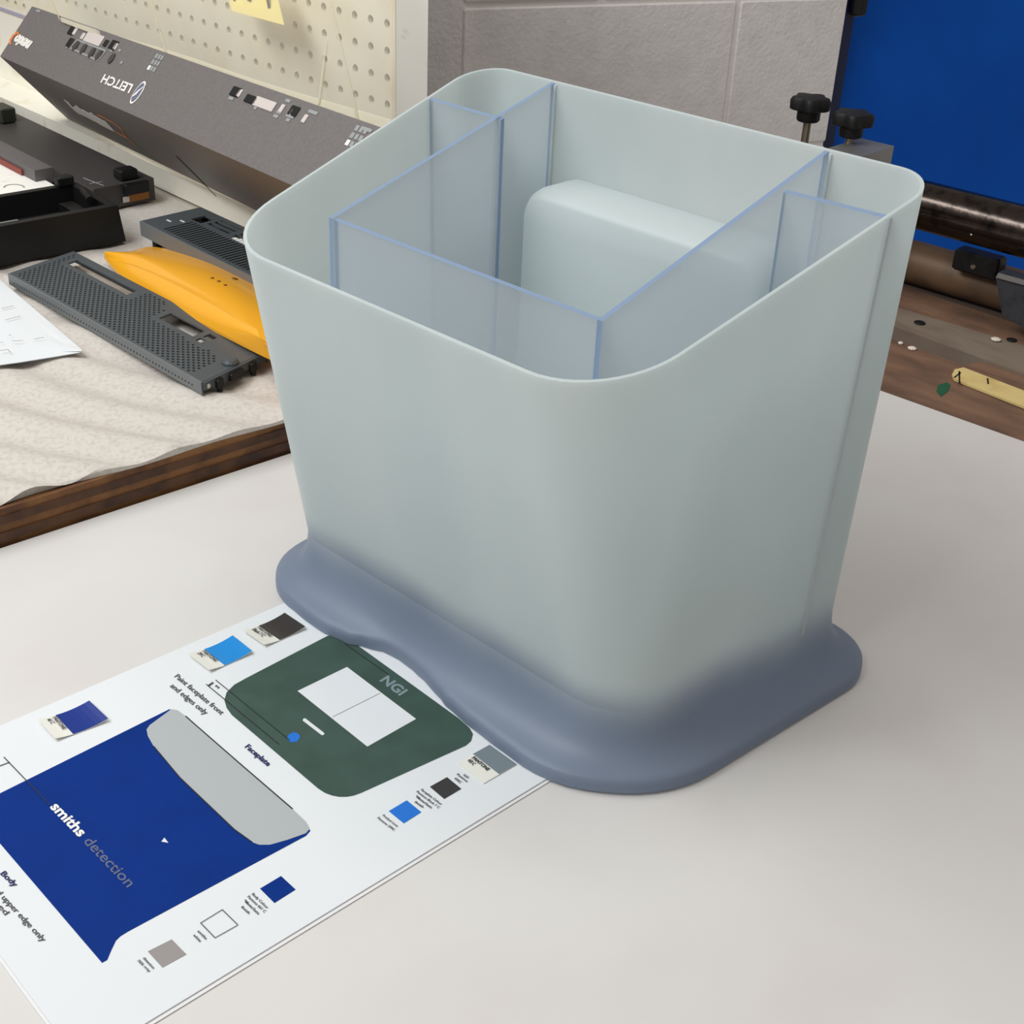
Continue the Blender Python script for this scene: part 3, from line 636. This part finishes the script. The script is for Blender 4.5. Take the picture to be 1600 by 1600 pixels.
# orange moulded cover
def catmull(p, n):
    out = []
    for i in range(len(p) - 1):
        a, b_, c_, d_ = p[max(0, i - 1)], p[i], p[i + 1], p[min(len(p) - 1, i + 2)]
        for k in range(n):
            t = k / n; out.append(0.5 * ((2 * b_) + (c_ - a) * t + (2 * a - 5 * b_ + 4 * c_ - d_) * t * t + (3 * b_ - a - 3 * c_ + d_) * t ** 3))
    return out + [p[-1]]
zb_ = ZF + .004
near = [at(x, y, zb_ + h) for x, y, h in ((164, 403, .006), (190, 430, .006), (250, 470, .010), (330, 512, .026), (418, 556, .034), (520, 600, .036))]
ridge = [at(x, y, zb_ + h) for x, y, h in ((163, 401, .009), (225, 419, .030), (300, 456, .046), (362, 494, .056), (415, 534, .060), (520, 606, .056))]
farr = [at(x, y, zb_ + h) for x, y, h in ((166, 400, .010), (205, 392, .014), (243, 386, .016), (322, 405, .030), (398, 441, .032), (500, 492, .030))]
nr, rg, fr_ = catmull(near, 8), catmull(ridge, 8), catmull(farr, 8)
rows = []
for a, b_, c_ in zip(nr, rg, fr_):
    row = []
    for k in range(6): t = k / 6; p = a.lerp(b_, t); p.z = a.z + (b_.z - a.z) * math.sin(t * math.pi / 2) ** .8; row.append(p)
    for k in range(11): t = k / 10; p = b_.lerp(c_, t); p = p + UP * (.010 * math.sin(t * math.pi)); row.append(p)
    rows.append(row)
b = MB(); b.loft(rows, False); under = [[p + Vector((0, 0, -.005)) for p in r] for r in rows]
b.loft(under[::-1], False); b.loft([[r[0] for r in rows], [r[0] for r in under]], False); b.loft([[r[-1] for r in rows], [r[-1] for r in under]], False); b.loft([rows[0], under[0]], False); b.loft([rows[-1], under[-1]], False)
oc = thing('orange_cover', at(330, 470, ZF), 'glossy orange curved moulded cover between the two charcoal panels', 'cover')
shell = b.build('shell', M['orange'], oc, smooth=True)
import mathutils
bvh_v = []; bvh_f = []
for r in rows: bvh_v += [tuple(p) for p in r]
nn_ = len(rows[0])
for i in range(len(rows) - 1):
    for k in range(nn_ - 1): bvh_f.append((i * nn_ + k, i * nn_ + k + 1, (i + 1) * nn_ + k + 1, (i + 1) * nn_ + k))
from mathutils.bvhtree import BVHTree
bv = BVHTree.FromPolygons(bvh_v, bvh_f)
for x, y, w_ in ((332, 435, .0035), (342, 440, .0035), (352, 446, .0035), (367, 436, .006)):
    hit = bv.ray_cast(EYE, ray(x, y).normalized())
    if hit[0] is not None:
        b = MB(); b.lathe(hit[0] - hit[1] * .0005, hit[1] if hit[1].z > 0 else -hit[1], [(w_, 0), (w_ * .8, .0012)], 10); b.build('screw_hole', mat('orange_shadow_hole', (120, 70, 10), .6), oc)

# crumpled sketch paper
zq = ZF + .006
sp = thing('sketch_paper', at(40, 520, ZF), 'crumpled white paper with faint pencil marks at the left of the foam', 'paper')
edge = [(-60, 385), (0, 437), (60, 490), (130, 548), (100, 553), (45, 567), (0, 571), (-60, 574)]
b = MB(); cen_ = (0, 505)
P_ = []
for i in range(7):
    row = []
    for j in range(7):
        s_, t_ = i / 6, j / 6
        x = (-70 + (128 + 70) * s_); y0_ = 437 + (x) * .853; y1_ = 571 - max(0, x) * .16
        y0_ = min(y0_, y1_)
        y = y0_ + (y1_ - y0_) * t_
        row.append(at(x, y, zq + .004 * random.random() + (.004 if t_ > .9 else 0) * math.sin(s_ * 7)))
    P_.append(row)
b.loft(P_, False); b.loft([[p + Vector((0, 0, -.0012)) for p in r] for r in P_][::-1], False)
b.build('paper', M['paper'], sp, smooth=True)
for p_, q_ in (((18, 533), (36, 532)), ((53, 530), (69, 527)), ((14, 523), (17, 524)), ((0, 535), (5, 535)), ((2, 482), (22, 478)), ((8, 500), (32, 494)), ((0, 548), (12, 546)), ((12, 546), (16, 550))):
    strip('pencil_mark', at(*p_, zq + .0075), at(*q_, zq + .0075), .0012, M['ink_mid'], sp, lift=.0003)

# black tray
zt = ZF + .085
FR, BR = at(184, 321, zt), at(119, 284, zt); fl0 = at(0, 354, zt)
dF = (fl0 - FR).normalized(); dB = (BR - FR)
FRb = at(197, 377, ZF + .002)
tr = thing('black_tray', FRb + dF * .25, 'deep black plastic tray with raised rim at the left edge', 'tray')
Lt = 0.62; tw = .018
o4 = [FR, FR + dF * Lt, FR + dF * Lt + dB, BR]
b4 = [Vector((FRb.x, FRb.y, ZF + .002)), Vector((FRb.x, FRb.y, ZF + .002)) + dF * Lt, Vector((FRb.x, FRb.y, ZF + .002)) + dF * Lt + dB, Vector((FRb.x, FRb.y, ZF + .002)) + dB]
dBn = dB.normalized()
i4 = [FR + dF * tw + dBn * tw, FR + dF * (Lt - tw) + dBn * tw, FR + dF * (Lt - tw) + dB - dBn * tw, BR + dF * tw - dBn * tw]
fl4 = [p + Vector((0, 0, -.05)) for p in i4]
b = MB(); b.loft([b4, o4, i4, fl4], True, True); b.build('tray_body', M['black'], tr)
b = MB(); b.box(i4[0] + Vector((0, 0, -.0495)) + dF * .02 + dBn * .01, dF * .03, dB * .55, (0, 0, .03)); b.build('inner_rib', M['blackm'], tr)
b = MB(); b.box(i4[0] + Vector((0, 0, -.0495)) + dF * .16 + dBn * .005, dF * .12, dBn * .06, (0, 0, .030)); b.build('inner_bracket', M['darkgrey2'], tr)
b = MB(); b.bbox(BR + dF * .03 - dBn * .01 + UP * .010, dF * .018, dBn * .012, UP * .0105, .003); b.build('rim_clip', M['black'], tr)
b = MB(); b.tube(FR + dF * .035 + dBn * .05 + UP * .004, FR + dF * .02 + dBn * .12 + UP * .004, .008, 10); b.build('rim_pin', M['blackm'], tr)

# dark chassis section behind the tray
zt = ZF + .052
nearE = (at(0, 222, zt), at(146, 296, zt)); farE = (at(29, 179, zt), at(240, 278, zt))
dC = (farE[1] - farE[0]).normalized()
c_r = farE[1]; w_c = nearE[1] - farE[1]
cs = thing('dark_chassis_section', c_r - dC * .4 + Vector((0, 0, -.052)), 'long dark metal chassis section with connectors at its end, by the cream ledge', 'chassis')
b = MB(); b.box(c_r - dC * 1.05 + Vector((0, 0, -.050)), dC * 1.05, w_c, (0, 0, .050)); b.build('chassis_body', M['chassis'], cs)
wn = w_c.normalized()
b = MB(); b.box(c_r - dC * 1.05 + w_c + Vector((0, 0, -.030)), dC * .86, wn * .045, (0, 0, .034)); b.build('side_rail', mat('grey_rail', (96, 92, 92), .5), cs)
b = MB(); b.box(c_r - dC * 1.05 + w_c + wn * .046 + Vector((0, 0, -.020)), dC * .80, wn * .004, (0, 0, .012)); b.build('red_edge', M['red'], cs)
b = MB(); b.bbox(c_r + w_c * .35 - dC * .03 + UP * .012, dC * .018, wn * .022, UP * .0115, .003); b.build('black_knob', M['black'], cs)
b = MB(); b.bbox(c_r + w_c * .33 + dC * .008 + Vector((0, 0, -.012)), dC * .0075, wn * .030, UP * .012, .002); b.build('connector_block', M['black'], cs)
b = MB(); b.box(c_r + w_c * .12 + dC * .0005 + Vector((0, 0, -.042)), dC * .004, w_c * .34, UP * .020); b.build('copper_strip', M['copper'], cs)
b = MB(); b.box(c_r + w_c * .46 + dC * .0045 + Vector((0, 0, -.040)), dC * .002, w_c * .10, UP * .012); b.build('pale_tab', M['lens'], cs)
for p_, q_ in (((130, 278), (148, 285)), ((148, 285), (162, 290)), ((140, 287), (160, 284))): strip('scratch_mark', at(*p_, zt + .0005), at(*q_, zt + .0005), .002, M['ink_grey'], cs)

# white moulded panel between chassis and tray
wp = thing('white_moulded_panel', at(20, 285, ZF), 'white moulded plastic panel wedged between chassis and black tray', 'panel')
zw = ZF + .03
b = MB(); b.prism(px3([(-70, 213), (0, 242), (86, 290), (60, 297), (-70, 318)], zw), (0, 0, -.028)); b.build('panel_body', M['white'], wp)
ov = [at(22 + 16 * math.cos(t), 293 + 5 * math.sin(t), zw + .0005) for t in [math.pi + k * math.pi / 8 for k in range(9)]]
for i in range(8): strip('oval_groove', ov[i], ov[i + 1], .003, M['ink_mid'], wp)
# small dark block at the far left
c_ = at(6, 188, zt + .001); b = MB(); b.bbox(c_ + UP * .018, dC * .035, wn * .02, UP * .018, .003)
tag(b.build('dark_block', mat('olive_black_plastic', (46, 48, 38), .5)), 'small dark olive plastic block on the chassis at the far left', 'block')

# ------------------------------------------------------------------ upside-down front bezel leaning on the ledge
zA = ZB + .066
a = at(105, 185, .12); a = Vector((a.x, a.y, .12))
yb = math.radians(-51.5); tl = math.radians(2.2)
ax = Vector((math.cos(yb) * math.cos(tl), math.sin(yb) * math.cos(tl), math.sin(tl))); hx = Vector((math.cos(yb), math.sin(yb), 0))
cr = onp(0, 88, hx, a); tp = onp(50, 10, hx, a)
LB = 1.72
bz = thing('equipment_bezel', a + ax * .8, 'long graphite equipment bezel turned upside down with white lettering, leaning under the pegboard', 'bezel')
inn = lambda p, k: p + (a.lerp(tp, .5) - p).normalized() * k
prof_ = [a, cr, tp, tp + Vector((hx.y, -hx.x, 0)) * -.012 + UP * -.004, cr + (a.lerp(tp, .5) - cr).normalized() * .02, a + Vector((hx.y, -hx.x, 0)) * -.012 + UP * .004]
b = MB(); b.loft([[p for p in prof_], [p + ax * LB for p in prof_]], True, True); b.build('folded_shell', M['bezel'], bz)
nU = ax.cross(tp - cr).normalized(); nU = nU if nU.z > 0 else -nU           # upper face normal
nLo = ax.cross(cr - a).normalized(); nLo = nLo if nLo.dot(EYE - a) > 0 else -nLo
def pu(x, y): return onp(x, y, nU, cr) + nU * .0006
def plo(x, y): return onp(x, y, nLo, cr) + nLo * .0006
def up_patch(name, pts, mm, h=.0006): b = MB(); b.prism([pu(*p) for p in pts], nU * h); return b.build(name, M[mm], bz)
def lo_patch(name, pts, mm, h=.0006): b = MB(); b.prism([plo(*p) for p in pts], nLo * h); return b.build(name, M[mm], bz)
acr = (tp - cr).normalized()
def ut(s_, x, y, w_, h, mm='white_ink', thick=.02):      # upside-down lettering: reads from right to left in the photo
    p0 = pu(x, y); return text('lettering', s_, p0, p0 - ax * w_, p0 - acr * h, M[mm], bz, n=nU, lift=.0004, thick=thick)
text('lettering', 'LEITCH', pu(209, 133), pu(164, 116.5), pu(202, 146), M['white_ink'], bz, n=nU, lift=.0004, thick=.025)
th_ = [2 * math.pi * k / 20 for k in range(20)]
lc = pu(216, 145)
b = MB(); b.prism([lc + ax * (.016 * math.cos(t)) + acr * (.027 * math.sin(t)) for t in th_], nU * .0006); cring = b.build('compass_ring', M['white_ink'], bz)
b = MB(); b.prism([lc + ax * (.0125 * math.cos(t)) + acr * (.0225 * math.sin(t)) + nU * .0007 for t in th_], nU * .0006); b.build('compass_disc', mat('slate_print', (104, 106, 128), .5), cring)
b = MB(); b.prism([lc + nU * .0014 + v_ for v_ in (ax * .003 + acr * .003, ax * .016 + acr * .022, ax * -.002 + acr * .004, ax * -.012 - acr * .016, ax * .001 - acr * .005)], nU * .0005); b.build('compass_needle', M['white_ink'], cring)
text('lettering', 'nexio', pu(51, 67), pu(28, 54), pu(41, 80), M['white_ink'], bz, n=nU, lift=.0004, thick=.08)
sw = [(15, 70), (15.5, 62), (20, 55), (27, 50), (28, 52), (22, 57), (18, 64), (18, 70)]
up_patch('orange_swoosh', sw, 'orange_ink'); up_patch('orange_swoosh', [(26, 50), (28.5, 49.5), (31, 56), (29, 57)], 'orange_ink')
fr2 = [(110, 75), (121, 63), (166, 80), (153, 95)]
for i in range(4):
    p_, q_ = pu(*fr2[i - 1]), pu(*fr2[i]); strip('button_frame', p_, q_, .004, M['grey_ink'], bz, n=nU, lift=.0008)
for x, y in ((119, 72), (131, 77), (144, 83), (155, 87), (175, 92)):
    b = MB(); c_ = pu(x, y); b.prism([c_ + ax * (.010 * math.cos(t)) + acr * (.013 * math.sin(t)) for t in th_], nU * .002); o_ = b.build('round_button', M['chassis'], bz)
for x, y, w_, h, mm in ((113, 48, .018, .014, 'black'), (118, 49, .009, .012, 'lens'), (130, 57, .008, .010, 'lens'), (147, 61, .055, .016, 'lens'), (166, 68, .010, .010, 'black'), (178, 71, .020, .014, 'black'), (181, 73, .008, .010, 'lens'), (110, 67, .014, .014, 'black'),
                        (369, 144, .020, .012, 'black'), (375, 146, .007, .010, 'lens'), (393, 156, .026, .010, 'black'), (414, 163, .045, .012, 'lens'), (441, 170, .007, .010, 'lens'), (460, 174, .017, .012, 'black'), (457, 176, .006, .008, 'lens'), (477, 186, .007, .010, 'lens')):
    b = MB(); c_ = pu(x, y); b.bbox(c_ + nU * .0005, ax * w_ * .8, acr * h * .8, nU * .0016, .001); b.build('button' if mm == 'lens' else 'recess', M[mm], bz)
for x, y, w_ in ((360, 156, .018), (398, 171, .010), (449, 160, .016), (435, 178, .016), (430, 184, .016), (452, 184, .026), (449, 190, .012), (488, 178, .030), (59, 19, .026), (171, 78, .012), (173, 81, .012), (186, 81, .012), (189, 100, .010), (104, 75, .008), (572, 205, .03)):
    b = MB(); c_ = pu(x, y); b.box(c_ - ax * w_ * .5, ax * w_, acr * .006, nU * .0004); b.build('tiny_lettering', M['grey_ink'], bz)
for x, y in ((243, 99), (557, 215)):
    c_ = pu(x, y)
    for i in range(3):
        for j in range(3):
            b = MB(); b.box(c_ + ax * (-.018 + i * .013) + acr * (-.018 + j * .014), ax * .010, acr * .010, nU * .0004); b.build('label_cell', M['grey_ink'] if i or j else M['white_ink'], bz)
ps = [(101, 157), (106, 158), (125, 168), (150, 183), (168, 200), (181, 204), (172, 203), (155, 194), (130, 181), (113, 170)]
p0 = plo(152, 196); lo_a = (cr - a).normalized()
lo_patch('stretched_lettering', [(100, 155), (108, 160), (114, 167), (119, 164), (126, 170), (130, 171), (138, 176), (143, 175), (148, 180), (158, 186), (166, 190), (180, 205), (176, 204), (168, 200), (158, 195), (150, 190), (147, 189), (138, 184), (128, 179), (124, 178), (112, 168)], 'white_ink')
for s0, s1 in (((153, 179), (162, 183)), ((162, 183), (178, 192)), ((178, 192), (190, 202)), ((190, 202), (198, 214)), ((198, 214), (212, 227)), ((181, 206), (198, 215))):
    strip('orange_swoosh', plo(*s0), plo(*s1), .004, M['orange_ink'], bz, n=nLo, lift=.0008)
strip('crack_line', plo(276, 244), plo(338, 306), .006, M['mark'], bz, n=nLo, lift=.0006)

# clear vinyl pouch and yellow note hanging on the pegboard
def PO(x, y, out): return onp(x, y, nP, PB(0, 0, out))
po = thing('vinyl_pouch', PO(350, 110, -.16), 'clear yellowed vinyl pouch hanging over the pegboard', 'pouch')
bl, br_ = PO(97, 34, -.165), PO(607, 206, -.215); tl_, tr_ = PB(PO(80, -120, -.02).dot(eP), .82, -.02), PB(PO(606, -120, -.02).dot(eP), .82, -.02)
tl_ = PO(62, -70, -.03); tr_ = PO(612, -70, -.03)
def pq(s_, t_, k=0): 
    p = bl.lerp(br_, s_).lerp(tl_.lerp(tr_, s_), t_); return p - nP * (k + .006 * math.sin(s_ * 11) * (1 - t_))
b = MB(); b.loft([[pq(i / 20, j / 8) for i in range(21)] for j in range(9)], False); b.loft([[pq(i / 20, j / 8, -.002) for i in range(21)] for j in range(9)][::-1], False); b.build('pouch_sheet', M['pouch'], po, smooth=True)
b = MB(); b.loft([[pq(i / 20, j / 16, .002) for i in range(21)] for j in range(2)], False); b.loft([[pq(i / 20, j / 16, .0005) for i in range(21)] for j in range(2)][::-1], False); b.build('hem', M['hem'], po, smooth=True)
def sofx(x, y): 
    best = min(((s_ / 100, t_ / 30) for s_ in range(101) for t_ in range(31)), key=lambda q_: (lambda c__: (c__[0] - x) ** 2 + (c__[1] - y) ** 2)(proj(pq(*q_)))); return best
def proj(p):
    d_ = p - EYE; zc__ = d_.dot(fwd); return (800 + FPX * d_.dot(rgt) / zc__, 800 + FPX * d_.dot(dwn) / zc__)
for x0_, y0_, x1_, y1_ in ((520, 0, 560, 188), (85, 0, 97, 30), (515, 62, 505, 160), (238, 0, 262, 85)):
    p_, q_ = pq(*sofx(x0_, y0_), .004), pq(*sofx(x1_, y1_), .004); strip('seam', p_, q_, .006, M['hem'], po, n=-nP, lift=.001)
nt_ = thing('yellow_note', PO(400, 20, -.10), 'yellow paper note with black marker strokes inside the pouch', 'note')
nz = lambda x, y, o=0: pq(*sofx(x, y), -.008 + o)
n00, n01, n02, n03 = PO(350, -40, -.06), PO(424, -40, -.06), PO(443, 39, -.09), PO(362, 17, -.09)
b = MB(); b.prism([n00, n01, n02, n03], nP * .002); b.build('note_paper', M['sticky'], nt_)
for p_, q_ in (((416, -12), (421, 13)), ((362, -6), (368, 0)), ((385, -4), (392, 0))):
    strip('marker_stroke', PO(*p_, -.082), PO(*q_, -.082), .008, M['mark'], nt_, n=-nP, lift=.001)

# ------------------------------------------------------------------ press parts at the right
nM = Vector((-dR.y, dR.x, 0)); nM = nM if nM.y > 0 else -nM
def MP(x, y, c_): return onp(x, y, nM, nM * c_)
cR = at(1450, 500, 0).dot(nM)
press = thing('steel_roller', MP(1515, 350, cR + .10), 'dark polished steel roller rod in front of the blue panel', 'roller')
r0, r1 = MP(1432, 318, cR + .10), MP(1600, 373, cR + .10); dd_ = (r1 - r0); dd_.z = 0; dd_.normalize()
r1 = r0 + dd_ * .9; r0 = r0 - dd_ * .55
b = MB(); b.tube(r0, r1, .050, 32); rod = b.build('rod', M['steel'], press, smooth=True)
b = MB(); c_ = MP(1518, 366, cR + .055); b.lathe(c_, -nM, [(.003, 0), (.0015, .002)], 8); b.build('white_speck', M['white_ink'], press)
bpipe = thing('brown_pipe', MP(1500, 460, cR + .16), 'dusty brown pipe lying along the back of the bench', 'pipe')
g_c = at(1500, 478, 0.0); cpipe = g_c.dot(nM) + .045
q0, q1 = MP(1400, 420, cpipe), MP(1600, 480, cpipe); dq = Vector((dd_.x, dd_.y, 0))
zc2 = .048
ctr = Vector((q0.x, q0.y, zc2))
b = MB(); b.tube(ctr - dq * .6, ctr + dq * .9, .046, 28); b.build('pipe', M['brownpipe'], bpipe, smooth=True)
# black clamp block, grey bracket
cb = thing('black_clamp_block', MP(1535, 425, cR + .13), 'black drilled steel clamp block above the brown pipe', 'block')
k0 = MP(1492, 388, cR + .1); k1 = MP(1562, 410, cR + .1); k2 = MP(1488, 421, cR + .1)
bx_ = (k1 - k0); bx_.z = 0; bh = (k0.z - k2.z)
b = MB(); b.bbox(k0 + bx_ / 2 - UP * bh / 2 + nM * .02, bx_ / 2, nM * .02, UP * bh / 2, .004); b.build('block_body', M['blackm'], cb)
for t, v_ in ((.45, .45), (.47, .60), (.72, .35)):
    b = MB(); b.lathe(k0 + bx_ * t - UP * bh * v_ - nM * .0005, -nM, [(.006, 0), (.005, .001)], 10); b.build('drill_hole', M['stud'] if v_ > .5 else M['black'], cb)
br0 = thing('tapered_bracket', MP(1590, 460, cR + .05), 'dark slate tapered machine bracket cut by the right edge', 'bracket')
pts_ = [(1556, 433), (1561, 425), (1680, 458), (1680, 560), (1584, 503), (1566, 492)]
b = MB(); b.prism([MP(x, y, cR + .03) for x, y in pts_], nM * .03); b.build('bracket_body', mat('slate_iron', (52, 54, 60), .5, noise=(60, (34, 35, 38), .45, .7)), br0)
b = MB(); b.prism([MP(x, y, cR + .028) for x, y in ((1557, 433), (1561, 426), (1680, 459), (1680, 466))], -nM * .004); b.build('worn_edge', M['alu'], br0)
# clamp with two star knobs
cl = thing('aluminium_clamp', MP(1345, 240, cR + .10), 'grey aluminium clamp block carrying two black star knobs behind the container', 'clamp')
c0_ = MP(1390, 238, cR + .06)
cxd = dd_; kdep = .16
zt_ = MP(1390, 235, cR + .02).z
corner = MP(1397, 228, cR + .13)
b = MB(); b.box(corner - cxd * .080 - UP * .10 - nM * .13, cxd * .080, nM * .13, UP * .10); b.box(corner - cxd * .26 - UP * .16 - nM * .10, cxd * .26, nM * .10, UP * .0595); b.build('clamp_body', M['alu'], cl)
for x, y, co, base in ((1265, 163, cR + .075, 222), (1332, 187, cR + .075, 232)):
    top_ = MP(x + 3, y - 14, co); bot_ = Vector((top_.x, top_.y, corner.z - (.10 if x < 1300 else .002)))
    kn = top_ - UP * .054
    b = MB(); b.lathe(kn, UP, [(.022, .000), (.025, .004), (.025, .026)], 24); b.lathe(kn + UP * .024, UP, [(.034, 0, 1), (.039, .003, 1), (.040, .020, 1), (.036, .027, 1), (.012, .030)], 40, star=(5, .13)); knob = b.build('star_knob', M['black'], cl, smooth=True)
    b = MB(); b.tube(bot_, top_ - UP * .04, .0085, 14); b.build('threaded_stud', M['stud'], knob)

for o in bpy.data.objects:
    if '_w' in o: del o['_w']
